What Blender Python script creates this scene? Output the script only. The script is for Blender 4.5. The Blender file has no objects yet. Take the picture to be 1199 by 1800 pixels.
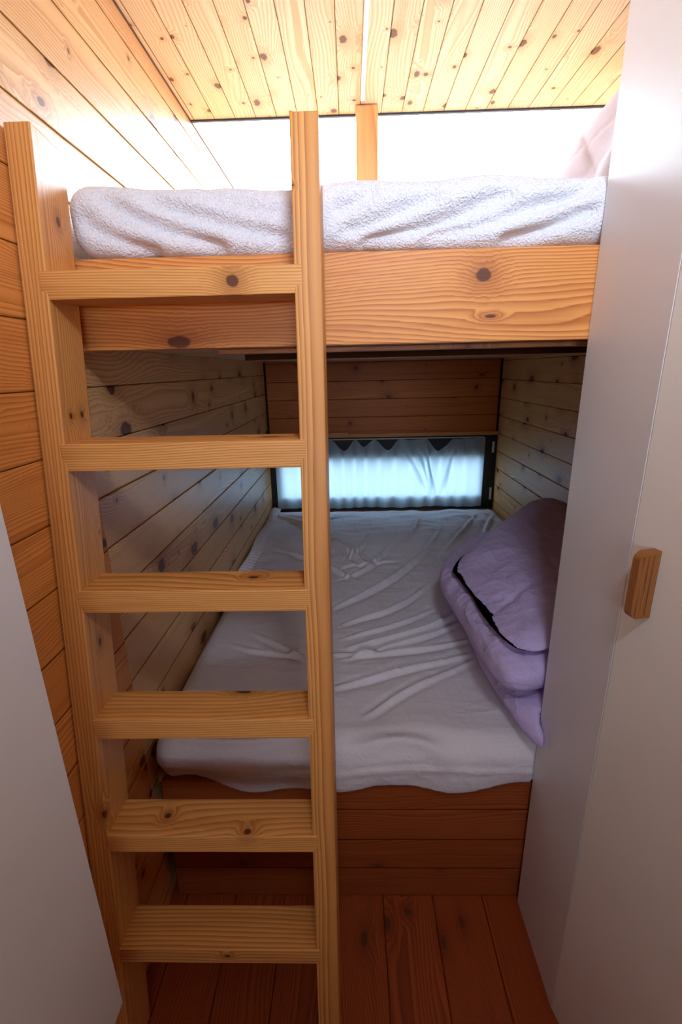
import bpy, bmesh, math, random
import numpy as np
from mathutils import Vector, Matrix

C = bpy.context.scene.collection
random.seed(4)

# ------------------------------------------------------------------ camera
F_PX, PITCH, YAW, ROLL = 816.47, 0.29704, -0.02522, 0.022876
cam_d = bpy.data.cameras.new('camera')
cam = bpy.data.objects.new('camera', cam_d); C.objects.link(cam)
cam_d.sensor_fit = 'VERTICAL'; cam_d.sensor_height = 36.0
cam_d.lens = F_PX / 1800 * 36.0
cam_d.clip_start = 0.02
fw = Vector((math.sin(YAW)*math.cos(PITCH), math.cos(YAW)*math.cos(PITCH), -math.sin(PITCH)))
r0 = Vector((math.cos(YAW), -math.sin(YAW), 0)); d0 = fw.cross(r0)
rt = r0*math.cos(ROLL) + d0*math.sin(ROLL); dn = -r0*math.sin(ROLL) + d0*math.cos(ROLL)
m = Matrix((rt, -dn, -fw)).transposed().to_4x4(); m.translation = (0, 0, 1.6)
cam.matrix_world = m
bpy.context.scene.camera = cam

# ------------------------------------------------------------------ light
W_STRENGTH, FILL_POWER = 19.0, 8.6
FILL_COL = (0.72, 0.82, 1.0)
sc = bpy.context.scene
sc.view_settings.view_transform = 'Standard'; sc.view_settings.look = 'None'
sc.view_settings.gamma = 1; sc.view_settings.use_curve_mapping = False
sc.view_settings.exposure = 0.0
sc.cycles.use_denoising = True
sc.cycles.max_bounces = 10; sc.cycles.diffuse_bounces = 6; sc.cycles.transparent_max_bounces = 12
sc.cycles.sample_clamp_indirect = 8
w = bpy.data.worlds.new('sky'); sc.world = w; w.use_nodes = True
bg = w.node_tree.nodes['Background']
bg.inputs[1].default_value = W_STRENGTH
wt = w.node_tree; tc_ = wt.nodes.new('ShaderNodeTexCoord'); sp_ = wt.nodes.new('ShaderNodeSeparateXYZ'); mr_ = wt.nodes.new('ShaderNodeMapRange')
mx_ = wt.nodes.new('ShaderNodeMix'); mx_.data_type = 'RGBA'
wt.links.new(tc_.outputs['Generated'], sp_.inputs[0]); wt.links.new(sp_.outputs[2], mr_.inputs[0])
mr_.inputs[1].default_value = -0.08; mr_.inputs[2].default_value = 0.10
mx_.inputs[6].default_value = (0.15, 0.17, 0.18, 1); mx_.inputs[7].default_value = (0.69, 0.84, 1.0, 1)   # ground outside, bright overcast sky
wt.links.new(mr_.outputs[0], mx_.inputs[0]); wt.links.new(mx_.outputs[2], bg.inputs[0])

def area(name, loc, rot, sx, sy, power, col=(1, 1, 1), portal=False):
    d = bpy.data.lights.new(name, 'AREA'); d.shape = 'RECTANGLE'; d.size = sx; d.size_y = sy
    d.energy = power; d.color = col
    o = bpy.data.objects.new(name, d); C.objects.link(o); o.location = loc; o.rotation_euler = rot
    d.cycles.is_portal = portal
    return o
R90 = math.pi/2
area('loft_daylight_portal', (0.225, 2.16, 2.18), (-R90, 0, 0), 1.65, 0.72, 1, portal=True)
area('low_window_portal', (0.22, 3.38, 0.85), (-R90, 0, 0), 1.5, 0.3, 1, portal=True)
o_ = area('overhead_fill', (0.20, -0.15, 2.40), (math.radians(82), 0, 0), 0.25, 0.2, FILL_POWER, FILL_COL); o_.data.spread = math.radians(125)  # unseen fill added above the camera to light ladder, beam and mattress front

o_ = area('rear_fill', (0.2, -1.6, 1.72), (R90, 0, 0), 0.8, 0.45, 5.5, (0.80, 0.86, 1.0)); o_.data.spread = math.radians(100)  # fill added behind the camera to brighten the lower bunk, no window there

# ------------------------------------------------------------------ node helpers
class NT:
    def __init__(s, name):
        s.m = bpy.data.materials.new(name); s.m.use_nodes = True
        s.t = s.m.node_tree; s.N = s.t.nodes; s.b = s.N['Principled BSDF']
    def put(s, sock, v):
        if v is None: return
        if isinstance(v, bpy.types.NodeSocket): s.t.links.new(v, sock)
        elif isinstance(v, (tuple, list)) and len(v) == 3 and sock.type == 'RGBA': sock.default_value = (*v, 1)
        else: sock.default_value = v
    def M(s, op, a, b=None, c=None, clamp=False):
        n = s.N.new('ShaderNodeMath'); n.operation = op; n.use_clamp = clamp
        for i, v in enumerate((a, b, c)): s.put(n.inputs[i], v)
        return n.outputs[0]
    def mix(s, f, a, b):
        n = s.N.new('ShaderNodeMix'); n.data_type = 'RGBA'; n.clamp_factor = True
        s.put(n.inputs[0], f); s.put(n.inputs[6], a); s.put(n.inputs[7], b); return n.outputs[2]
    def xyz(s, x, y, z):
        n = s.N.new('ShaderNodeCombineXYZ')
        for i, v in enumerate((x, y, z)): s.put(n.inputs[i], v)
        return n.outputs[0]
    def sep(s, v):
        n = s.N.new('ShaderNodeSeparateXYZ'); s.put(n.inputs[0], v); return n.outputs
    def noise(s, vec, scale=1.0, detail=2.0):
        n = s.N.new('ShaderNodeTexNoise'); s.put(n.inputs['Vector'], vec)
        n.inputs['Scale'].default_value = scale; n.inputs['Detail'].default_value = detail
        return n.outputs[0]
    def white(s, v):
        n = s.N.new('ShaderNodeTexWhiteNoise'); n.noise_dimensions = '1D'; s.put(n.inputs['W'], v)
        return s.sep(n.outputs['Color'])
    def smooth(s, v, lo, hi, a=0.0, b=1.0):
        n = s.N.new('ShaderNodeMapRange'); n.interpolation_type = 'SMOOTHSTEP'
        s.put(n.inputs[0], v); s.put(n.inputs[1], lo); s.put(n.inputs[2], hi); s.put(n.inputs[3], a); s.put(n.inputs[4], b)
        return n.outputs[0]
    def bump(s, h, strength, dist=0.01):
        n = s.N.new('ShaderNodeBump'); n.inputs['Strength'].default_value = strength
        n.inputs['Distance'].default_value = dist; s.put(n.inputs['Height'], h)
        s.t.links.new(n.outputs[0], s.b.inputs['Normal'])

def wood(name, L, Wd, base, dark, plank=None, off=0.0, gap=0.002, seed=0.0, density=3.0, ksize=1.0,
         knots=(), spacing=0.0055, rough=0.45, tone=0.18, kcol=(0.12, 0.035, 0.012), grain=1.0, contrast=0.95, kth=0.42, spec=0.35):
    """pine: L = axis the boards run along, Wd = axis across them; coordinates are the object's own"""
    k = NT(name); M = k.M
    tc = k.N.new('ShaderNodeTexCoord'); P = k.sep(tc.outputs['Object'])
    ix = {'x': 0, 'y': 1, 'z': 2}; T = [a for a in 'xyz' if a not in (L, Wd)][0]
    l0, w0, t = P[ix[L]], P[ix[Wd]], P[ix[T]]
    if plank:
        q = M('DIVIDE', M('SUBTRACT', w0, off), plank); idn = M('FLOOR', q); fr = M('SUBTRACT', q, idn)
        rn = k.white(M('ADD', idn, seed*13.7+0.31)); ww = M('MULTIPLY', M('SUBTRACT', fr, 0.5), plank)
    else:
        rn = k.white(seed+0.37); ww = w0; idn = seed*3.1; fr = None
    l = M('MULTIPLY_ADD', rn[0], 9.0, l0)
    pw = plank or 0.12
    # knots: one candidate per cell
    vor = k.N.new('ShaderNodeTexVoronoi'); vor.voronoi_dimensions = '2D'; vor.inputs['Scale'].default_value = 1.0
    kw = M('ADD', M('DIVIDE', ww, pw), M('MULTIPLY', idn, 7.0) if plank else seed*7.7)
    k.put(vor.inputs['Vector'], k.xyz(M('MULTIPLY', l, density), kw, 0.0)); vor.inputs['Randomness'].default_value = 0.8
    vp = k.sep(vor.outputs['Position']); vc = k.sep(vor.outputs['Color'])
    dL = M('SUBTRACT', l, M('DIVIDE', vp[0], density)); dW = M('MULTIPLY', M('SUBTRACT', kw, vp[1]), pw)
    el = M('MULTIPLY_ADD', vc[1], 0.9, 0.75)
    wob = k.noise(k.xyz(M('MULTIPLY', l, 60), M('MULTIPLY', w0, 60), 0.0), 1.0, 1.0)
    d = M('SQRT', M('ADD', M('POWER', M('DIVIDE', dL, el), 2), M('POWER', M('DIVIDE', dW, 0.9), 2)))
    d = M('MULTIPLY', d, M('MULTIPLY_ADD', wob, 0.9, 0.55))
    rad = M('MULTIPLY_ADD', M('MAXIMUM', M('SUBTRACT', vc[0], kth), 0.0), 0.021*ksize, 0.0008)
    def marks(d, rad):
        core = k.smooth(d, M('MULTIPLY', rad, 0.7), rad, 1.0, 0.0)
        halo = M('EXPONENT', M('MULTIPLY', M('POWER', M('DIVIDE', d, M('MULTIPLY', rad, 2.3)), 2), -1.0))
        return core, halo
    core, halo = marks(d, rad)
    for kn in knots:
        kl, kwid, rl, rw = kn[:4]
        a = M('DIVIDE', M('SUBTRACT', l0, kl), rl/rw); b = M('SUBTRACT', w0, kwid); s2 = M('ADD', M('MULTIPLY', a, a), M('MULTIPLY', b, b))
        if len(kn) > 4: s2 = M('ADD', s2, M('POWER', M('ABSOLUTE', M('SUBTRACT', t, kn[4])), 2))
        dd = M('SQRT', s2)
        dd = M('MULTIPLY', dd, M('MULTIPLY_ADD', wob, 0.5, 0.75))
        c2, h2 = marks(dd, rw)
        core = M('MAXIMUM', core, c2); halo = M('MAXIMUM', halo, h2)
    # growth rings cut by the face
    nz = k.noise(k.xyz(M('MULTIPLY', l, 1.3), M('MULTIPLY', ww, 5.0), M('MULTIPLY_ADD', t, 5.0, idn if plank else seed)), 1.0, 1.5)
    nzl = M('MULTIPLY', M('SUBTRACT', nz, 0.5), 0.16*grain)
    du = M('ADD', M('SUBTRACT', ww, M('MULTIPLY', M('SUBTRACT', rn[1], 0.5), pw*1.6)), nzl)
    dv = M('ADD', M('MULTIPLY_ADD', rn[2], 0.05, 0.012), M('MULTIPLY', M('ABSOLUTE', t), 0.6 if not plank else 0.0))
    r = M('SQRT', M('ADD', M('MULTIPLY', du, du), M('MULTIPLY', dv, dv)))
    ring = M('ADD', M('DIVIDE', r, spacing), M('MULTIPLY', halo, 2.6))
    fz = k.noise(k.xyz(M('MULTIPLY', l, 6), M('MULTIPLY', w0, 500), M('MULTIPLY', t, 500)), 1.0, 2.0)
    ring = M('ADD', ring, M('MULTIPLY', fz, 0.35))
    fr2 = M('FRACT', ring)
    late = M('MULTIPLY', M('POWER', fr2, 1.7), k.smooth(fr2, 0.9, 1.0, 1.0, 0.15))
    col = k.mix(M('MULTIPLY', late, contrast), base, dark)
    tn = M('MULTIPLY', M('SUBTRACT', rn[0], 0.5), tone*2)
    col = k.mix(M('ABSOLUTE', tn), col, k.mix(M('GREATER_THAN', tn, 0.0), dark, tuple(min(1, c*1.25) for c in base)))
    st = k.noise(k.xyz(M('MULTIPLY', l, 2.0), M('MULTIPLY', w0, 40), M('MULTIPLY', t, 40)), 1.0, 2.0)
    col = k.mix(k.smooth(st, 0.5, 0.8, 0.0, 0.4), col, dark)
    col = k.mix(M('MULTIPLY', halo, 0.65), col, tuple(c*0.8 for c in dark))
    col = k.mix(core, col, kcol)
    h = M('MULTIPLY', late, -0.06)
    if plank:
        e = M('MULTIPLY', M('MINIMUM', fr, M('SUBTRACT', 1.0, fr)), plank)
        g = k.smooth(e, gap*0.4, gap, 1.0, 0.0)
        col = k.mix(M('MULTIPLY', g, 0.88), col, (0.03, 0.012, 0.005))
        h = M('SUBTRACT', h, M('MULTIPLY', k.smooth(e, 0.0, gap*2.2, 1.0, 0.0), 1.0))
    k.put(k.b.inputs['Base Color'], col); k.b.inputs['Roughness'].default_value = rough
    k.b.inputs['Specular IOR Level'].default_value = spec
    if plank: k.put(k.b.inputs['Specular IOR Level'], M('MULTIPLY', M('SUBTRACT', 1.0, k.smooth(e, gap*1.5, gap*2.6, 1.0, 0.0)), spec))
    k.bump(h, 0.5, 0.003)
    return k.m

def plain(name, col, rough=0.5, metal=0.0, spec=0.5, mottled=0.0, bump=None):
    k = NT(name)
    k.b.inputs['Roughness'].default_value = rough; k.b.inputs['Metallic'].default_value = metal
    k.b.inputs['Specular IOR Level'].default_value = spec
    tc = k.N.new('ShaderNodeTexCoord'); n = k.noise(tc.outputs['Object'], 9.0, 3.0)
    k.put(k.b.inputs['Base Color'], k.mix(k.smooth(n, 0.3, 0.7, 0.0, mottled), tuple(col), tuple(c*0.8 for c in col)))
    if bump: k.bump(k.noise(tc.outputs['Object'], bump[0], 2.0), bump[1], bump[2])
    return k.m

def fabric(name, col, scale, strength, dist, fuzz=0.3, wrinkle=0.0, wscale=9.0):
    k = NT(name); tc = k.N.new('ShaderNodeTexCoord'); o = tc.outputs['Object']
    a = k.noise(o, scale, 3.0); b = k.noise(o, scale*0.23, 2.0)
    k.put(k.b.inputs['Base Color'], k.mix(k.smooth(a, 0.3, 0.7, 0.0, 0.25), tuple(col), tuple(c*0.72 for c in col)))
    k.b.inputs['Roughness'].default_value = 0.9; k.b.inputs['Sheen Weight'].default_value = fuzz
    k.b.inputs['Specular IOR Level'].default_value = 0.15
    h = k.M('MULTIPLY_ADD', b, 0.6, a)
    if wrinkle:
        for q, (sx, sy) in enumerate(((1.0, 0.35), (0.4, 1.0))):
            v = k.sep(o); nn = k.noise(k.xyz(k.M('MULTIPLY', v[0], wscale*sx), k.M('MULTIPLY', v[1], wscale*sy), k.M('MULTIPLY', v[2], wscale)), 1.0, 2.5)
            rdg = k.M('POWER', k.M('SUBTRACT', 1.0, k.M('ABSOLUTE', k.M('MULTIPLY_ADD', nn, 4.0, -2.0+q*0.3)), clamp=True), 2.0)
            h = k.M('MULTIPLY_ADD', rdg, wrinkle, h)
    k.bump(h, strength, dist)
    return k.m

def glass(name, tint=(0.97, 0.99, 1)):
    k = NT(name); N, t = k.N, k.t
    N.remove(k.b); out = [n for n in N if n.type == 'OUTPUT_MATERIAL'][0]
    tr = N.new('ShaderNodeBsdfTransparent'); gl = N.new('ShaderNodeBsdfGlossy'); gl.inputs['Roughness'].default_value = 0.02
    tr.inputs[0].default_value = (*tint, 1)
    mx = N.new('ShaderNodeMixShader'); fr = N.new('ShaderNodeFresnel'); fr.inputs[0].default_value = 1.3
    t.links.new(k.M('MULTIPLY', fr.outputs[0], 0.25), mx.inputs[0]); t.links.new(tr.outputs[0], mx.inputs[1]); t.links.new(gl.outputs[0], mx.inputs[2])
    t.links.new(mx.outputs[0], out.inputs[0]); return k.m

def curtain_mat():
    k = NT('thin_white_curtain_cloth'); N, t = k.N, k.t
    N.remove(k.b); out = [n for n in N if n.type == 'OUTPUT_MATERIAL'][0]
    df = N.new('ShaderNodeBsdfDiffuse'); tl = N.new('ShaderNodeBsdfTranslucent'); tr = N.new('ShaderNodeBsdfTransparent')
    df.inputs[0].default_value = (0.62, 0.78, 0.86, 1); tl.inputs[0].default_value = (0.44, 0.58, 0.68, 1)
    m1 = N.new('ShaderNodeMixShader'); m1.inputs[0].default_value = 0.55
    m2 = N.new('ShaderNodeMixShader'); m2.inputs[0].default_value = 0.03
    t.links.new(df.outputs[0], m1.inputs[1]); t.links.new(tl.outputs[0], m1.inputs[2])
    t.links.new(m1.outputs[0], m2.inputs[1]); t.links.new(tr.outputs[0], m2.inputs[2]); t.links.new(m2.outputs[0], out.inputs[0])
    return k.m

# ------------------------------------------------------------------ materials
PB, PD = (0.74, 0.45, 0.20), (0.47, 0.20, 0.055)
m_wall_l = wood('wall_boards_left', 'y', 'z', (0.80, 0.49, 0.22), (0.46, 0.18, 0.05), plank=0.1273, off=1.192-0.1273*9, seed=1, density=3.4, ksize=1.7, kth=0.2, rough=0.38, spec=0.6, gap=0.0022)
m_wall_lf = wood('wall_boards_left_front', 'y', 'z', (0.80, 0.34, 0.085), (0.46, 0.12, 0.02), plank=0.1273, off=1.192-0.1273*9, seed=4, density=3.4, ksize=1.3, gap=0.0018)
m_wall_r = wood('wall_boards_right', 'y', 'z', (0.82, 0.49, 0.20), (0.46, 0.18, 0.05), plank=0.1237, off=0.03, seed=2, density=4.0, ksize=1.7, kth=0.15, gap=0.0022)
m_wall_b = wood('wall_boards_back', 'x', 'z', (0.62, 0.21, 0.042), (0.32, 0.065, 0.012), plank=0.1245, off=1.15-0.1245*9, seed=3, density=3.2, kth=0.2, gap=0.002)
m_ceil = wood('ceiling_boards', 'y', 'x', (0.84, 0.67, 0.44), (0.58, 0.34, 0.13), plank=0.0795, off=0.053-0.0795*9, seed=9, density=5.5, ksize=0.9, kth=0.2, rough=0.4, spec=0.5, gap=0.0014, kcol=(0.12, 0.035, 0.012), spacing=0.006)
m_floor = wood('floor_boards', 'y', 'x', (0.40, 0.085, 0.02), (0.18, 0.03, 0.006), plank=0.156, off=0.078-0.156*9, seed=5, density=2.0, gap=0.0016, rough=0.35,
               knots=[(0.939, 0.015, 0.024, 0.011), (0.976, 0.088, 0.022, 0.011), (1.01, 0.15, 0.012, 0.009), (0.981, 0.311, 0.014, 0.009), (0.933, 0.246, 0.022, 0.009)])
m_beam = wood('beam_wood', 'x', 'z', (0.82, 0.37, 0.10), (0.40, 0.085, 0.012), seed=6, density=0.4, ksize=0.2, spacing=0.0075, grain=0.9,
              knots=[(0.273, 1.777, 0.018, 0.0145), (-0.362, 1.664, 0.03, 0.014), (0.292, 1.699, 0.012, 0.004)])
m_base = wood('base_boards', 'x', 'z', (0.38, 0.09, 0.02), (0.18, 0.035, 0.008), plank=0.118, off=0.0, seed=7, density=4.5, gap=0.0018)
m_under = wood('underside_board', 'x', 'y', (0.55, 0.24, 0.08), (0.34, 0.11, 0.03), plank=0.12, seed=8, density=3.0)
m_post = wood('post_wood', 'z', 'x', (0.78, 0.46, 0.18), (0.55, 0.22, 0.05), seed=10, density=1.0, ksize=0.3)
m_batten = wood('batten_wood', 'x', 'z', (0.74, 0.38, 0.14), (0.48, 0.17, 0.04), seed=12, density=1.0, ksize=0.4)
LB, LD = (0.78, 0.38, 0.11), (0.36, 0.105, 0.014)
m_white = plain('white_laminate', (0.80, 0.79, 0.80), 0.35, spec=0.4, mottled=0.1)
m_door = plain('cream_laminate', (0.80, 0.74, 0.66), 0.35, spec=0.4, mottled=0.1)
m_strip = plain('white_plastic', (0.88, 0.9, 0.95), 0.4)
m_black = plain('black_window_rubber', (0.012, 0.014, 0.016), 0.55, bump=(300, 0.3, 0.002))
m_dark = plain('dark_metal_edge', (0.02, 0.03, 0.05), 0.4)
m_bead = plain('dark_brown_bead', (0.10, 0.045, 0.02), 0.6)
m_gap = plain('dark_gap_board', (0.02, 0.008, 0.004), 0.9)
m_latch = plain('white_latch_plastic', (0.75, 0.75, 0.72), 0.4)
m_terry = fabric('terry_cloth', (0.88, 0.90, 0.96), 240, 0.9, 0.007, 0.4)
m_sheet = fabric('white_sheet', (0.76, 0.73, 0.77), 300, 0.45, 0.004, 0.1, 1.6, 11.0)
m_duvet = fabric('lavender_cotton', (0.56, 0.46, 0.76), 300, 0.5, 0.004, 0.15, 2.2, 13.0)
m_duvet_w = fabric('white_quilt_cotton', (0.70, 0.66, 0.76), 300, 0.2, 0.002, 0.2)
m_glass = glass('window_glass'); m_dim_glass = glass('daylight_dimming_glass', (0.62, 0.64, 0.66)); m_curtain = curtain_mat()  # low window tint is added to hold back daylight behind the curtain
m_handle = wood('handle_oak', 'z', 'x', (0.36, 0.135, 0.035), (0.16, 0.05, 0.012), seed=20, density=0.2, ksize=0.0, spacing=0.003, rough=0.5)

# ------------------------------------------------------------------ mesh helpers
def obj(name, me_or_bm, mat, parent=None, smooth=False):
    if isinstance(me_or_bm, bmesh.types.BMesh):
        me = bpy.data.meshes.new(name); me_or_bm.to_mesh(me); me_or_bm.free()
    else: me = me_or_bm
    if mat: me.materials.append(mat)
    o = bpy.data.objects.new(name, me); C.objects.link(o)
    if parent: o.parent = parent
    if smooth:
        for p in me.polygons: p.use_smooth = True
    return o
def box(x0, x1, y0, y1, z0, z1, bev=0.0, bm=None, seg=2):
    own = bmesh.new()
    bmesh.ops.create_cube(own, size=1)
    for v in own.verts: v.co = Vector(((x0+x1)/2+v.co.x*(x1-x0), (y0+y1)/2+v.co.y*(y1-y0), (z0+z1)/2+v.co.z*(z1-z0)))
    if bev: bmesh.ops.bevel(own, geom=own.edges[:], offset=bev, segments=seg, affect='EDGES', profile=0.6)
    if bm is None: return own
    me = bpy.data.meshes.new('t'); own.to_mesh(me); own.free(); bm.from_mesh(me); bpy.data.meshes.remove(me)
    return bm
def boxes(*bs, bev=0.0):
    bm = bmesh.new()
    for b in bs: box(*b, bev=bev, bm=bm)
    return bm
def struct(o): o['kind'] = 'structure'; return o
def tag(o, label, cat, group=None):
    o['label'] = label; o['category'] = cat
    if group: o['group'] = group
    return o
def empty(name, loc, label, cat, group=None):
    o = bpy.data.objects.new(name, None); C.objects.link(o); o.location = loc; o.empty_display_size = 0.1
    return tag(o, label, cat, group)
def child(name, bm, mat, parent, smooth=False):
    """mesh built in world coordinates, parented without moving it"""
    o = obj(name, bm, mat, parent, smooth); o.matrix_parent_inverse = Matrix.Translation(-parent.location); return o

# ------------------------------------------------------------------ room shell
XL, XR, YB, YF, ZC, YC = -0.60, 1.05, 3.37, -1.7, 2.53, 2.135
struct(obj('floor', box(XL-.04, XR+.04, YF, YB+.04, -0.04, 0), m_floor))
struct(obj('wall_left', box(XL-.03, XL, YF, YB, 0, ZC), m_wall_l))
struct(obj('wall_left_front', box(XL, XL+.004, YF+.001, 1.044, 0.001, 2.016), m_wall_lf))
struct(obj('wall_right', box(XR, XR+.03, YF, YB, 0, ZC), m_wall_r))
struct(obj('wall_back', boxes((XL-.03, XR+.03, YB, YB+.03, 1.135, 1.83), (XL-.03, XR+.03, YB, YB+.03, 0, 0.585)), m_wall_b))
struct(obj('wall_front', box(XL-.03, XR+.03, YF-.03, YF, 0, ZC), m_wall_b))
struct(obj('ceiling', box(XL-.03, XR+.03, YF, YC, ZC, ZC+.05), m_ceil))
struct(obj('trim_1', box(XL-.03, XR+.03, YC+.0005, YC+.012, ZC-.006, ZC+.62), m_dark))          # dark edge where the ceiling boards end
struct(obj('trim_2', box(XL, XL+.004, YF, YB, ZC-.004, ZC), m_bead))                           # bead along wall and ceiling
struct(obj('trim_3', box(XL, XL+.012, YB-.012, YB, 1.145, 1.66), m_gap))
struct(obj('trim_4', box(XR-.012, XR, YB-.012, YB, 1.145, 1.66), m_gap))
struct(obj('trim_5', box(XL, XR, YB-.016, YB, 1.132, 1.158, .003), m_batten))
struct(obj('trim_6', box(-0.15, -0.02, YB-.04, YB-.016, 1.160, 1.172, .002), m_batten))
# loft window bay: glass at the back, at the sides and overhead
ZT = 3.16
w1 = struct(obj('window_1', boxes((XL-.03, XR+.03, YB, YB+.03, ZT-.02, ZT+.03)), m_dark))
child('pane', box(XL, XR, YB+.010, YB+.016, 1.83, ZT-.02), m_glass, w1)
w2 = struct(obj('window_2', boxes((XL-.03, XL, YC, YB, ZT-.02, ZT+.03)), m_dark))
child('pane', box(XL-.020, XL-.014, YC+.02, YB, ZC, ZT-.02), m_glass, w2)
w3 = struct(obj('window_3', boxes((XR, XR+.03, YC, YB, ZT-.02, ZT+.03)), m_dark))
child('pane', box(XR+.014, XR+.020, YC+.02, YB, ZC, ZT-.02), m_glass, w3)
w4 = struct(obj('window_4', boxes((XL, XR, YC, YC+.03, ZT+.03, ZT+.05)), m_dark))
child('pane', box(XL, XR, YC+.03, YB, ZT+.034, ZT+.040), m_glass, w4)
# low window with a black frame
w5 = struct(obj('window_5', boxes((XL, -0.52, YB-.012, YB+.03, 0.585, 1.132), (0.945, XR, YB-.012, YB+.03, 0.585, 1.132),
                                  (-0.52, 0.945, YB-.012, YB+.03, 0.585, 0.70), (-0.52, 0.945, YB-.012, YB+.03, 0.985, 1.132)), m_black))
child('pane', box(-0.52, 0.945, YB+.008, YB+.014, 0.70, 0.985), m_dim_glass, w5)
child('latch', box(1.015, 1.030, YB-.020, YB-.012, 1.005, 1.085, .002), m_latch, w5)
child('latch', box(1.018, 1.033, YB-.020, YB-.012, 0.655, 0.745, .002), m_latch, w5)
child('curtain_rail', boxes((-0.56, 0.95, YB-.030, YB-.024, 1.117, 1.123)), m_latch, w5)

# loft post between the two window openings
o = tag(obj('wooden_post', box(0.036, 0.118, 2.065, 2.132, 1.828, 2.528, .006), m_post), 'short wooden post below the ceiling edge dividing the bright loft window', 'post')
o = tag(obj('light_strip', box(0.0525, 0.0665, 0.6, 2.028, ZC-.010, ZC, .002), m_strip), 'thin white strip running along the middle of the wooden ceiling', 'strip')

# ------------------------------------------------------------------ bunk structure
bunk = empty('upper_bunk', (0.22, 1.06, 1.65), 'wooden upper bunk frame with a broad knotty front beam', 'bunk bed')
child('front_beam', box(XL+.012, XR-.002, 1.043, 1.083, 1.650, 1.826, .003), m_beam, bunk)
child('deck', box(XL+.005, XR-.001, 1.083, YB-.001, 1.80, 1.826), m_under, bunk)
child('underside_panel', boxes((-0.30, XR-.002, 1.090, 2.2, 1.652, 1.662), (-0.33, XR-.002, 2.2, YB-.002, 1.652, 1.662)), m_under, bunk)
child('underside_board', box(XL+.002, -0.302, 1.090, YB-.002, 1.664, 1.674), m_wall_l, bunk)
child('slat', box(-0.31, XR-.004, 1.44, 1.50, 1.632, 1.651, .002), m_under, bunk)
child('slat', box(-0.30, XR-.004, 1.12, 1.16, 1.640, 1.651, .002), m_under, bunk)

base = empty('lower_bunk', (0.22, 1.06, 0), 'reddish wooden box base of the lower bunk standing on the floor', 'bunk bed')
child('front_panel', box(-0.572, XR-.002, 1.057, 1.080, 0.001, 0.455), m_base, base)
child('top_rail', box(-0.572, XR-.002, 1.054, 1.085, 0.440, 0.462, .006), m_base, base)
child('platform', box(-0.592, XR-.002, 1.085, YB-.003, 0.430, 0.464), m_under, base)
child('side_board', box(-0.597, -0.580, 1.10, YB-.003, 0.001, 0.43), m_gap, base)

# ------------------------------------------------------------------ noise for cloth
rng = np.random.RandomState(3)
def wnoise(P, scale, n=14, seed=0):
    r = np.random.RandomState(seed); out = 0
    for i in range(n):
        d = r.normal(size=3); d /= np.linalg.norm(d); f = scale*(0.6+1.2*r.rand()); out = out + np.sin((P@d)*f+r.rand()*6.28)
    return out/math.sqrt(n)
def polydist(X, Y, pts, signed=False):
    """distance to a polyline, signed side, running parameter 0..1"""
    best = np.full(X.shape, 1e9); par = np.zeros(X.shape); tot = len(pts)-1; sg = np.ones(X.shape)
    for i, (a, b) in enumerate(zip(pts[:-1], pts[1:])):
        ax, ay = a; bx, by = b; vx, vy = bx-ax, by-ay; L2 = vx*vx+vy*vy+1e-12
        t = np.clip(((X-ax)*vx+(Y-ay)*vy)/L2, 0, 1); d = np.hypot(X-ax-t*vx, Y-ay-t*vy)
        mk = d < best; best = np.where(mk, d, best); par = np.where(mk, (i+t)/tot, par)
        sg = np.where(mk, np.sign((X-ax)*vy-(Y-ay)*vx+1e-12), sg)
    if signed: return best*sg, par
    return best, par
def smoothpts(pts, n=3):
    for _ in range(n):
        q = [pts[0]]
        for a, b in zip(pts[:-1], pts[1:]):
            q += [(a[0]*.75+b[0]*.25, a[1]*.75+b[1]*.25), (a[0]*.25+b[0]*.75, a[1]*.25+b[1]*.75)]
        q.append(pts[-1]); pts = q
    return pts
def rounded_box(x0, x1, y0, y1, z0, z1, r, res, rz=None):
    def lin(a, b): return np.linspace(a, b, max(3, int(round((b-a)/res))+1))
    xs, ys, zs = lin(x0, x1), lin(y0, y1), lin(z0, z1)
    V = []; Fc = []; key = {}; 
    allP = []; faces = []; base_i = 0
    for (A, B, const, ax) in ((xs, ys, z0, 'z0'), (xs, ys, z1, 'z1'), (xs, zs, y0, 'y0'), (xs, zs, y1, 'y1'), (ys, zs, x0, 'x0'), (ys, zs, x1, 'x1')):
        a, b = np.meshgrid(A, B, indexing='ij'); c = np.full(a.shape, const)
        P = {'z': (a, b, c), 'y': (a, c, b), 'x': (c, a, b)}[ax[0]]
        P = np.stack([q.ravel() for q in P], 1); na, nb = len(A), len(B)
        i = np.arange(na*nb).reshape(na, nb)+base_i
        q = np.stack([i[:-1, :-1].ravel(), i[1:, :-1].ravel(), i[1:, 1:].ravel(), i[:-1, 1:].ravel()], 1)
        if ax in ('z0', 'y1', 'x0'): q = q[:, ::-1]
        allP.append(P); faces.append(q); base_i += na*nb
    P = np.concatenate(allP); Fa = np.concatenate(faces)
    k = np.round(P*20000).astype(np.int64)
    _, idx, inv = np.unique(k, axis=0, return_index=True, return_inverse=True)
    inv = inv.ravel(); P = P[idx]; Fa = inv[Fa]
    lo = np.array([x0+r, y0+r, z0+(rz or r)]); hi = np.array([x1-r, y1-r, z1-(rz or r)])
    inner = np.clip(P, lo, hi); d = P-inner
    if rz: d = d/np.array([r, r, rz])
    else: d = d/r
    n = np.linalg.norm(d, axis=1, keepdims=True); n[n == 0] = 1
    s = d/n
    P = inner + s*(np.array([r, r, rz]) if rz else r)
    return P, Fa, s
def mesh_np(name, P, Fa):
    me = bpy.data.meshes.new(name); me.from_pydata(P.tolist(), [], Fa.tolist()); me.update(); return me

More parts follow.
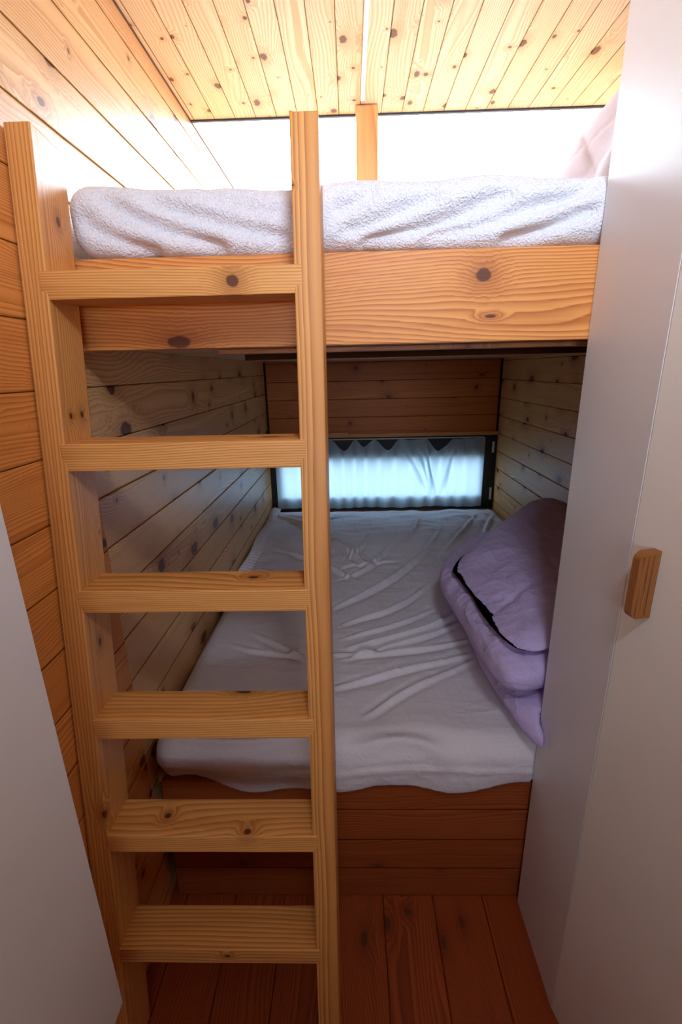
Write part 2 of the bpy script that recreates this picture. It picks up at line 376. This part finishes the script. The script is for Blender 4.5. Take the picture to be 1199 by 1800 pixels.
# upper mattress: terry cover with slanting folds on its front
P, Fa, nrm = rounded_box(-0.568, 1.040, 1.046, 2.050, 1.829, 1.957, 0.050, 0.008, 0.045)
front = np.clip((1.16-P[:, 1])/0.06, 0, 1)
disp = np.zeros(len(P))
def fold(P, x0, x1, z0, z1, wd, amp):
    d, t = polydist(P[:, 0], P[:, 2], smoothpts([(x0, z0), ((x0+x1)/2, (z0+z1)/2-0.012), (x1, z1)], 2))
    return amp*np.exp(-(d/wd)**2)*np.clip(t*5, 0, 1)*np.clip((1-t)*5, 0, 1)
for a in [(-.50, -.24, 1.935, 1.838, .013, -.013), (-.42, -.10, 1.94, 1.850, .013, -.012), (-.54, -.38, 1.90, 1.835, .012, -.010), (-.30, -.12, 1.945, 1.90, .016, -.006),
          (.02, .33, 1.838, 1.925, .014, -.014), (.14, .47, 1.84, 1.935, .012, -.011), (-.02, .18, 1.86, 1.93, .013, -.009), (.30, .49, 1.838, 1.895, .012, -.014),
          (.36, .50, 1.90, 1.95, .012, -.008), (-.03, .06, 1.90, 1.94, .012, -.007)]:
    disp += 1.5*fold(P, a[0], a[1], a[2], a[3], a[4], a[5])
disp += 0.004*wnoise(P, 22, seed=2)
P = P + nrm*(disp*front)[:, None]
P[:, 2] += np.where(P[:, 2] > 1.9, 0.003*np.sin(P[:, 0]*9)+0.003*np.sin(P[:, 0]*23+1), 0)
P[:, 2] = np.maximum(P[:, 2], 1.8275); P[:, 2] = np.where(P[:, 0] > .53, np.minimum(P[:, 2], 1.9595), P[:, 2])
um = tag(obj('upper_mattress', mesh_np('upper_mattress', P, Fa), m_terry, smooth=True), 'upper bunk mattress in a fluffy white terry cover with slanting folds', 'mattress')

# lower mattress: fitted sheet with long drawn wrinkles
def rp(px, py, z):
    """point on the height z below an image position, used once to lay the wrinkle lines out in metres"""
    d = rt*(px-599.5)+dn*(py-900)+fw*F_PX; t = (z-1.6)/d.z
    return (d.x*t, d.y*t)
P, Fa, nrm = rounded_box(-0.586, 1.042, 1.028, 3.288, 0.466, 0.614, 0.070, 0.0065, 0.065)
top = np.clip((P[:, 2]-0.54)/0.05, 0, 1)
WR = [ # x,y pairs along each ridge, width, height
 ([(480, 905), (540, 925), (640, 985)], .012, .016), ([(560, 935), (640, 1000)], .014, -.010), ([(470, 960), (560, 985), (625, 1020)], .012, .010),
 ([(925, 905), (905, 960), (880, 1010), (820, 1070), (740, 1110), (610, 1140)], .010, .014), ([(780, 915), (760, 960), (700, 1010), (640, 1045), (585, 1070)], .010, .012),
 ([(700, 920), (680, 965), (650, 1000), (590, 1020)], .009, .010), ([(840, 900), (800, 950), (770, 985)], .010, .009),
 ([(830, 1085), (720, 1130), (600, 1160)], .007, .008), ([(850, 1120), (700, 1150), (585, 1150)], .006, .008), ([(850, 1145), (700, 1180), (585, 1210)], .006, .008),
 ([(860, 1150), (720, 1210), (640, 1260)], .006, .006), ([(440, 1110), (490, 1135), (540, 1160)], .008, .009), ([(400, 1130), (470, 1150), (540, 1150)], .007, .006),
 ([(330, 1240), (420, 1230), (540, 1235)], .010, .005), ([(600, 1310), (700, 1290), (800, 1310)], .02, .006), ([(300, 1290), (400, 1300), (540, 1290)], .016, .006),
 ([(650, 930), (640, 960), (600, 985)], .008, .008), ([(590, 950), (620, 960), (650, 985)], .008, .008), ([(585, 1000), (640, 990), (700, 985)], .008, .008),
 ([(870, 900), (850, 935), (860, 960)], .010, .010), ([(740, 905), (730, 930), (700, 960)], .008, .008), ([(450, 1000), (500, 1010), (560, 1040)], .01, .010),
 ([(620, 905), (560, 915), (500, 905)], .01, .008), ([(760, 1020), (700, 1070), (600, 1100)], .009, .009), ([(780, 1060), (700, 1100), (600, 1125)], .008, .006)]
disp = np.zeros(len(P))
for pts, wd, amp in WR:
    L = smoothpts([rp(x, y, 0.614) for x, y in pts], 3)
    lo = np.array(L).min(0)-0.08; hi = np.array(L).max(0)+0.08
    s = np.where((P[:, 0] > lo[0]) & (P[:, 0] < hi[0]) & (P[:, 1] > lo[1]) & (P[:, 1] < hi[1]) & (P[:, 2] > .54))[0]
    d, t = polydist(P[s, 0], P[s, 1], L, True)
    sc_ = 0.8+0.35*(np.clip(P[s, 1], 1, 3.3)-1)
    ww_ = max(.0078, wd*sc_.mean()*.75) if len(s) else .01
    disp[s] += 1.75*amp*(np.exp(-(d/ww_)**2)-0.5*np.exp(-((np.abs(d)-2.2*ww_)/(1.5*ww_))**2))*np.clip(t*2.2, 0, 1)**1.5*np.clip((1-t)*2.5+.1, 0, 1)
disp += 0.0035*wnoise(P*np.array([1, .6, 1]), 14, seed=5)
bk = np.clip((P[:, 1]-1.9)/0.6, 0, 1)
disp += bk*0.0035*wnoise(P*np.array([.5, 1.0, 1]), 55, seed=6)
frontm = np.clip((1.15-P[:, 1])/0.1, 0, 1)
disp += frontm*0.007*wnoise(P*np.array([1, .3, 1]), 17, seed=8)
P = P + nrm*(disp*np.clip(top+frontm, 0, 1))[:, None]
# seam near the lower front edge
sm = (P[:, 1] < 1.08)
P[:, 1] -= np.where(sm, 0.006*np.exp(-((P[:, 2]-0.528-0.006*np.sin(P[:, 0]*7))/0.006)**2), 0)
# front hem hangs over the edge of the base
hem = np.interp(P[:, 0], [-.6, -.5, -.3, -.1, .05, .12, .25, .42, .6, 1.05], [.012, .016, .038, .036, .026, .052, .050, .030, .038, .03])
low = np.clip((0.53-P[:, 2])/0.06, 0, 1)*np.clip((1.049-P[:, 1])/0.004, 0, 1)
P[:, 2] -= hem*low; P[:, 1] -= 0.014*low
inside = (P[:, 1] > 1.043) & (P[:, 2] < .47); P[inside, 2] = 0.4665
P[:, 0] = np.clip(P[:, 0], -0.597, 1.046)
P[:, 1] = np.where(P[:, 0] > 0.492, np.maximum(P[:, 1], 1.044), P[:, 1])
P[:, 2] = np.where((P[:, 0] > 0.36) & (P[:, 1] > 1.05) & (P[:, 1] < 2.15), np.minimum(P[:, 2], 0.619), P[:, 2])
lm = tag(obj('lower_mattress', mesh_np('lower_mattress', P, Fa), m_sheet, smooth=True), 'lower bunk mattress under a loose wrinkled pale fitted sheet', 'mattress')
# gathered ruffle where the sheet is drawn in along the wall
V = []; Fc = []; n = 420; ys = np.linspace(2.05, 3.28, n)
for i, y in enumerate(ys):
    a = 0.010*math.sin(y*2*math.pi/0.035); 
    for j, (dx, z) in enumerate(((0.0, .615), (0.022, .632), (0.050, .622), (0.068, .612))):
        V.append((-0.592+dx+(0.006*math.sin(y*11)), y+dx*0.6, z+a*(1-abs(j-1.2)/2.4)*0.9))
for i in range(n-1):
    for j in range(3): Fc.append((i*4+j, i*4+j+1, i*4+j+5, i*4+j+4))
me = bpy.data.meshes.new('gathered_edge'); me.from_pydata(V, [], Fc)
obj('gathered_edge', me, m_sheet, lm, True)

# ------------------------------------------------------------------ soft bedding
def puffy(outline, zlo, zhi, rings=46, N=260, pw=2.4, tilt=(0, 0), wr=(0.004, 30, 1), creases=(), floor_z=None, cx=None, zfun=None):
    """soft slab: rings from the rounded rim to the middle, above and below"""
    pts = smoothpts(outline+[outline[0]], 3)
    a = np.array(pts); seg = np.hypot(*(a[1:]-a[:-1]).T); cum = np.concatenate([[0], np.cumsum(seg)])
    u = np.linspace(0, cum[-1], N+1)[:-1]; O = np.stack([np.interp(u, cum, a[:, i]) for i in (0, 1)], 1)
    c = np.array(cx) if cx else O.mean(0); zm, h = (zlo+zhi)/2, (zhi-zlo)/2
    P = []; side = []
    for sgn in (1, -1):
        for k in range(rings+1):
            if sgn == -1 and k == 0: continue
            t = (k/rings)**1.6; f = (1-(1-min(1, t*1.9))**pw)**(1/pw)
            XY = O*(1-t)+c*t
            P.append(np.column_stack([XY, np.full(N, zm+sgn*h*f)])); side.append(np.full(N, sgn*f))
    P = np.concatenate(P); side = np.concatenate(side); idx = lambda r, i: r*N+(i % N)
    top = [r for r in range(rings+1)]; bot = [0]+[rings+r for r in range(1, rings+1)]
    Fa = []
    for ch, flip in ((top, False), (bot, True)):
        for r1, r2 in zip(ch[:-1], ch[1:]):
            for i in range(N):
                q = (idx(r1, i), idx(r1, i+1), idx(r2, i+1), idx(r2, i)); Fa.append(q[::-1] if flip else q)
        cap = [idx(ch[-1], i) for i in range(N)]; Fa.append(cap[::-1] if flip else cap)
    P0 = P.copy()
    P[:, 2] += (P[:, 0]-c[0])*tilt[0]+(P[:, 1]-c[1])*tilt[1]
    up = np.clip(side+.3, 0, 1)
    P[:, 2] += wr[0]*wnoise(P0, wr[1], seed=wr[2])*up
    P[:, :2] += (0.5*wr[0]*wnoise(P0+3, wr[1]*1.2, seed=wr[2]+1)*(1-np.abs(side)))[:, None]
    P[:, 2] += 0.0022*wnoise(P0*np.array([1.6, .6, 1]), 75, seed=wr[2]+7)*up
    for pts, wd, amp in creases:
        d, t = polydist(P[:, 0], P[:, 1], smoothpts(pts, 2))
        P[:, 2] += amp*np.exp(-(d/wd)**2)*np.clip(t*4, 0, 1)*np.clip((1-t)*4, 0, 1)*up
    if zfun is not None: P = zfun(P, side)
    if floor_z is not None: P[:, 2] = np.maximum(P[:, 2], floor_z)
    P[:, 0] = np.minimum(P[:, 0], 1.045)
    P[:, 1] = np.where(P[:, 0] > 0.488, np.maximum(P[:, 1], 1.046), P[:, 1])
    me = bpy.data.meshes.new('soft'); me.from_pydata(P.tolist(), [], [tuple(int(v) for v in f) for f in Fa]); me.update(); return me

duv = empty('folded_duvet', (0.7, 1.5, 0.62), 'lavender duvet folded in thick layers at the right of the lower bunk', 'duvet')
def droop(P, side):
    k_ = np.clip(1.10-P[:, 1], 0, .1)
    P[:, 2] = np.maximum(P[:, 2], np.where(P[:, 1] > 1.06, 0.6215, 0.0)); P[:, 2] -= k_*np.clip(k_*9, 0, 1)*0.22
    return P
lowl = puffy([(0.43, 1.95), (0.405, 1.60), (0.410, 1.40), (0.410, 1.28), (0.419, 1.18), (0.437, 1.06), (0.466, 0.990), (0.491, 0.975), (0.493, 1.01), (0.50, 1.062), (0.95, 1.07), (1.03, 1.3), (1.03, 2.1), (0.8, 2.2), (0.55, 2.1)],
             0.622, 0.742, wr=(0.005, 26, 11), floor_z=None, zfun=droop, creases=[([(0.42, 1.20), (0.47, 1.13), (0.52, 1.12)], .008, .008), ([(0.42, 1.17), (0.46, 1.10), (0.50, 1.09)], .006, -.006)])
child('lower_fold', lowl, m_duvet, duv, True)
def flat_mid(P, side): P[:, 2] = np.clip(P[:, 2], 0.737, np.where((P[:, 0] > .42) & (P[:, 1] > 1.12), 0.872, 0.89)); return P
midl = puffy([(0.44, 1.92), (0.345, 1.74), (0.335, 1.60), (0.350, 1.447), (0.368, 1.20), (0.385, 1.07), (0.425, 1.038), (0.49, 1.050), (0.52, 1.065), (0.95, 1.08), (1.03, 1.4), (1.03, 2.1), (0.75, 2.2), (0.55, 2.08)],
             0.732, 0.875, wr=(0.005, 22, 21), pw=2.8, zfun=flat_mid, creases=[([(0.34, 1.60), (0.42, 1.52), (0.47, 1.48)], .008, .007), ([(0.345, 1.50), (0.41, 1.40), (0.45, 1.38)], .007, .006), ([(0.36, 1.35), (0.40, 1.25), (0.46, 1.22)], .007, -.007), ([(0.375, 1.22), (0.43, 1.14), (0.5, 1.14)], .006, .006)])
child('upper_fold', midl, m_duvet, duv, True)
def pil(P, side): return P
pl = puffy([(0.37, 1.585), (0.385, 1.35), (0.410, 1.10), (0.46, 1.062), (0.60, 1.10), (0.95, 1.25), (1.03, 1.6), (1.03, 2.25), (0.90, 2.27), (0.66, 2.02), (0.42, 1.72)],
           0.868, 0.965, wr=(0.006, 20, 31), tilt=(0.16, 0.0), pw=1.7, floor_z=0.880, cx=(0.72, 1.62),
           creases=[([(0.40, 1.25), (0.55, 1.35), (0.7, 1.4)], .012, -.008), ([(0.45, 1.12), (0.5, 1.3), (0.52, 1.5)], .012, -.006)])
tag(obj('pillow', pl, m_duvet, None, True), 'plump lavender pillow lying on top of the folded duvet on the lower bunk', 'pillow')

# quilt heaped up on the upper bunk against the right wall
def heap_z(P, side): return P
V = []; nx, ny = 70, 90
for i in range(nx+1):
    for j in range(ny+1):
        u, v = i/nx, j/ny; y = 1.26+0.72*v
        x = 0.545+0.50*u
        edge = max(0.0, 1-abs(v-0.5)*2); e = min(1, edge*5)**0.5
        z = 1.958+0.02+(0.50*(1-(1-min(1, u*1.25))**1.35))*e
        V.append((x+0.03*math.sin(v*9)*(1-u), y, z))
A = np.array(V)
A[:, 2] += 0.006*wnoise(A, 24, seed=41)
dq = np.minimum(np.abs(((A[:, 0]+A[:, 2]+A[:, 1])*4.2) % 1-.5), np.abs(((A[:, 0]+A[:, 2]-A[:, 1])*4.2) % 1-.5))
A[:, 2] -= 0.010*np.exp(-(dq/0.05)**2); A[:, 2] = np.maximum(A[:, 2], 1.963); A[:, 0] = np.minimum(A[:, 0], 1.046)
A[:, 2] = np.minimum(A[:, 2], 2.524)
Fc = [(i*(ny+1)+j, (i+1)*(ny+1)+j, (i+1)*(ny+1)+j+1, i*(ny+1)+j+1) for i in range(nx) for j in range(ny)]
nb = len(A); B = A.copy(); B[:, 2] = 1.961
A = np.concatenate([A, B])
Fc += [tuple(nb+q for q in f[::-1]) for f in Fc]
rim = [i*(ny+1) for i in range(nx+1)]+[nx*(ny+1)+j for j in range(1, ny+1)]+[i*(ny+1)+ny for i in range(nx-1, -1, -1)]+[j for j in range(ny-1, 0, -1)]
Fc += [(rim[k], rim[(k+1) % len(rim)], nb+rim[(k+1) % len(rim)], nb+rim[k]) for k in range(len(rim))][::1]
me = bpy.data.meshes.new('q'); me.from_pydata(A.tolist(), [], Fc); me.update()
bmq = bmesh.new(); bmq.from_mesh(me); bmesh.ops.recalc_face_normals(bmq, faces=bmq.faces[:])
tag(obj('quilt', bmq, m_duvet_w, None, True), 'white stitched quilt heaped on the upper bunk beside the wardrobe', 'duvet')

# ------------------------------------------------------------------ curtain on the low window
cx_ = [-.552, -.40, -.30, -.20, -.144, -.10, -.051, 0.0, .032, .06, .092, .125, .162, .21, .264, .31, .356, .44, .52, .57, .622, .69, .74, .82, .90, .955]
cz_ = [1.112, 1.106, 1.115, 1.106, 1.116, 1.098, 1.064, 1.095, 1.116, 1.10, 1.082, 1.10, 1.117, 1.09, 1.064, 1.095, 1.117, 1.113, 1.118, 1.085, 1.050, 1.085, 1.112, 1.115, 1.116, 1.118]
hooks = [-.552, -.30, -.144, .032, .162, .356, .52, .74, .955]
ext = [(-.552, 1.114), (-.43, 1.098), (-.30, 1.116), (-.215, 1.07), (-.144, 1.116), (-.051, 1.040), (.032, 1.116), (.092, 1.066), (.162, 1.117), (.264, 1.042), (.356, 1.117), (.43, 1.108), (.53, 1.118), (.622, 1.030), (.74, 1.112), (.85, 1.114), (.955, 1.119)]
def scallop(x):
    for (a, za), (b, zb) in zip(ext[:-1], ext[1:]):
        if x <= b+1e-6:
            t = (x-a)/(b-a); return za+(zb-za)*(0.5-0.5*math.cos(math.pi*t))
    return ext[-1][1]
nx, nz = 400, 44; V = []
for i in range(nx+1):
    x = -.552+1.507*i/nx; zt = scallop(x)
    dh = min(abs(x-h) for h in hooks)
    for j in range(nz+1):
        v = j/nz; z = zt*(1-v)+(0.612+0.004*math.sin(x*13))*v
        amp = 0.010+0.004*math.sin(x*3+1)
        y = YB-.040+amp*math.sin(x*62+1.5*math.sin(x*9)+v*1.2*math.sin(x*5))*(1-.35*v)-0.010*math.exp(-((x-0.60)/0.05)**2)*math.sin((x-.6)*70+v*4)
        # diagonal drawn folds around the knot-like bunch
        for (a0, a1, ww) in ((.34, .58, .013), (.44, .61, .009), (.50, .63, .010), (.76, .64, .013), (.53, .60, .008)):
            xx = a0+(a1-a0)*v**0.8; y -= 0.034*math.exp(-((x-xx)/ww)**2)*math.sin(min(1, v*1.2)*math.pi)
        V.append((x, y, z))
Fc = [(i*(nz+1)+j, i*(nz+1)+j+1, (i+1)*(nz+1)+j+1, (i+1)*(nz+1)+j) for i in range(nx) for j in range(nz)]
me = bpy.data.meshes.new('curtain'); me.from_pydata(V, [], Fc); me.update()
tag(obj('curtain', me, m_curtain, None, True), 'short thin bluish white curtain sagging between its hooks on the low black framed window', 'curtain')

# ------------------------------------------------------------------ ladder
A0, K = 0.6636, 0.1426; TH = math.atan(K)
lad = empty('bunk_ladder', (-0.32, 0.70, 0), 'leaning pine ladder with six flat rungs in front of the bunks', 'ladder')
SLEN = (2.022)/math.cos(TH)
def stile(x0, x1, mat):
    bm = box(x0-(x0+x1)/2, x1-(x0+x1)/2, 0, 0.0985, 0.014, SLEN, .0025)
    o = obj('stile', bm, mat, lad); o.matrix_parent_inverse = Matrix.Translation(-lad.location)
    o.location = ((x0+x1)/2, A0, 0); o.rotation_euler = (-TH, 0, 0)
    return o
m_st1 = wood('stile_wood_a', 'z', 'y', LB, LD, seed=31, rough=0.36, spec=0.6, density=0.8, ksize=0.35, spacing=0.0042, grain=0.5,
             knots=[(1.905, .055, .011, .0065, .0235), (1.545, .030, .007, .005, .0235), (1.55, .068, .008, .006, .0235), (1.07, .048, .012, .0055, .0235), (.695, .0, .011, .009, .0235), (1.16, .05, .010, .008, .0235)])
m_st2 = wood('stile_wood_b', 'z', 'x', LB, LD, seed=32, density=0.5, ksize=0.2, spacing=0.0042, grain=0.25)
stile(-0.5925, -0.5455, m_st1)
stile(-0.097, -0.0475, m_st2)
RZ = [(1.733, 1.782), (1.424, 1.476), (1.141, 1.187), (0.865, 0.910), (0.595, 0.637), (0.308, 0.348)]
RX = [(-.560, -.083), (-.555, -.084), (-.555, -.086), (-.552, -.086), (-.550, -.086), (-.548, -.088)]
for i, ((z0, z1), (x0, x1)) in enumerate(zip(RZ, RX)):
    yf = A0+K*z1-.0025
    mk = wood('rung_wood', 'x', 'z', LB, LD, seed=40+i*1.3, density=1.2, ksize=0.25, spacing=0.0048, grain=0.35,
              knots=[[(-.208, 1.757, .013, .012)], [(-.16, 1.476, .022, .006, yf+.05)], [(-.21, 1.187, .012, .007, yf+.06)], [(-.25, .910, .018, .006, yf+.088)],
                     [(-.43, .637, .008, .008, yf+.05), (-.24, .637, .009, .008, yf+.012)], [(-.3, .33, .008, .004, yf)]][i])
    bm = box(x0, x1, yf, yf+.0935, z0, z1, .003)
    for v in bm.verts: v.co.y += 0.5*K*(v.co.z-z1)
    child('rung', bm, mk, lad)

# ------------------------------------------------------------------ cupboards
wr = empty('wardrobe', (0.77, 0.6, 0), 'tall white wardrobe to the right of the bunks reaching to the ceiling', 'wardrobe')
child('side_panel', box(0.497, 0.515, 0.784, 1.041, 0.001, ZC-.001, .0008), m_white, wr)
def prism(pts, z0, z1):
    bm = bmesh.new(); lo = [bm.verts.new((x, y, z0)) for x, y in pts]; hi = [bm.verts.new((x, y, z1)) for x, y in pts]; n = len(pts)
    bm.faces.new(lo[::-1]); bm.faces.new(hi)
    for i in range(n): bm.faces.new((lo[i], lo[(i+1) % n], hi[(i+1) % n], hi[i]))
    bmesh.ops.recalc_face_normals(bm, faces=bm.faces[:]); return bm
DA = math.radians(13); tx, ty = math.sin(DA), -math.cos(DA); nx_, ny_ = -math.cos(DA), -math.sin(DA)   # along the door, out of the door
h0 = (0.4975, 0.7815); DWd = 0.60
e0 = (h0[0]+tx*DWd, h0[1]+ty*DWd); bk2 = lambda p, d: (p[0]-nx_*d, p[1]-ny_*d)
child('body', prism([(0.516, 1.041), (XR-.001, 1.041), (XR-.001, 0.18), bk2(e0, .022), bk2(h0, .022)], 0.001, ZC-.001), m_white, wr)
dr = child('door', prism([h0, e0, bk2(e0, .019), bk2(h0, .019)], 0.004, ZC-.004), m_door, wr)
# wooden tab pull standing out from the door, outer corners rounded, fluted face
hc = (0.5090, 0.731)
bm = bmesh.new(); r = .016; W_, TH_, Z0, Z1 = 0.040, .015, 1.179, 1.302
out = [(0, Z0), (0, Z1)]
for q in range(9):
    a = R90-R90*q/8; out.append((W_-r+r*math.cos(a), Z1-r+r*math.sin(a)))
for q in range(9):
    a = -R90*q/8; out.append((W_-r+r*math.cos(a), Z0+r+r*math.sin(a)))
def hp(u, z, v): return (hc[0]+nx_*u-tx*v, hc[1]+ny_*u-ty*v, z)
fr = [bm.verts.new(hp(u, z, -TH_/2)) for u, z in out]; bk_ = [bm.verts.new(hp(u, z, TH_/2)) for u, z in out]; n = len(fr)
bm.faces.new(fr); bm.faces.new(bk_[::-1])
for i in range(n): bm.faces.new((fr[i], bk_[i], bk_[(i+1) % n], fr[(i+1) % n]))
bmesh.ops.recalc_face_normals(bm, faces=bm.faces[:])
hd = obj('door_pull', bm, m_handle, dr); hd['label'] = 'brown wooden tab pull with fluted face'
for q in range(3):
    u = .010+q*.0095; rb_ = bmesh.new()
    vs = [rb_.verts.new(hp(u+du, z, -TH_/2+dv)) for z in (Z0+.006, Z1-.006) for du, dv in ((0, .001), (.0045, .001), (.0035, -.0018), (.001, -.0018))]
    for a in ((0, 1, 2, 3), (4, 5, 6, 7), (0, 1, 5, 4), (1, 2, 6, 5), (2, 3, 7, 6), (3, 0, 4, 7)): rb_.faces.new([vs[x] for x in a])
    bmesh.ops.recalc_face_normals(rb_, faces=rb_.faces[:])
    bm2 = obj('rib', rb_, m_handle, dr)

cb = empty('white_cabinet', (-0.53, 0.2, 0.3), 'plain white cabinet side standing at the left in front of the ladder', 'cabinet')
XC, YCb, ZB = -0.47, 0.588, 0.410
child('side_panel', box(XC-.018, XC, -0.7, YCb, ZB, 2.10, .0008), m_white, cb)
child('body', box(XL+.005, XC-.018, -0.7, YCb-.004, ZB+.002, 2.10), m_white, cb)
child('plinth', box(XL+.005, XC-.09, -0.68, 0.42, 0.001, ZB+.002), m_gap, cb)
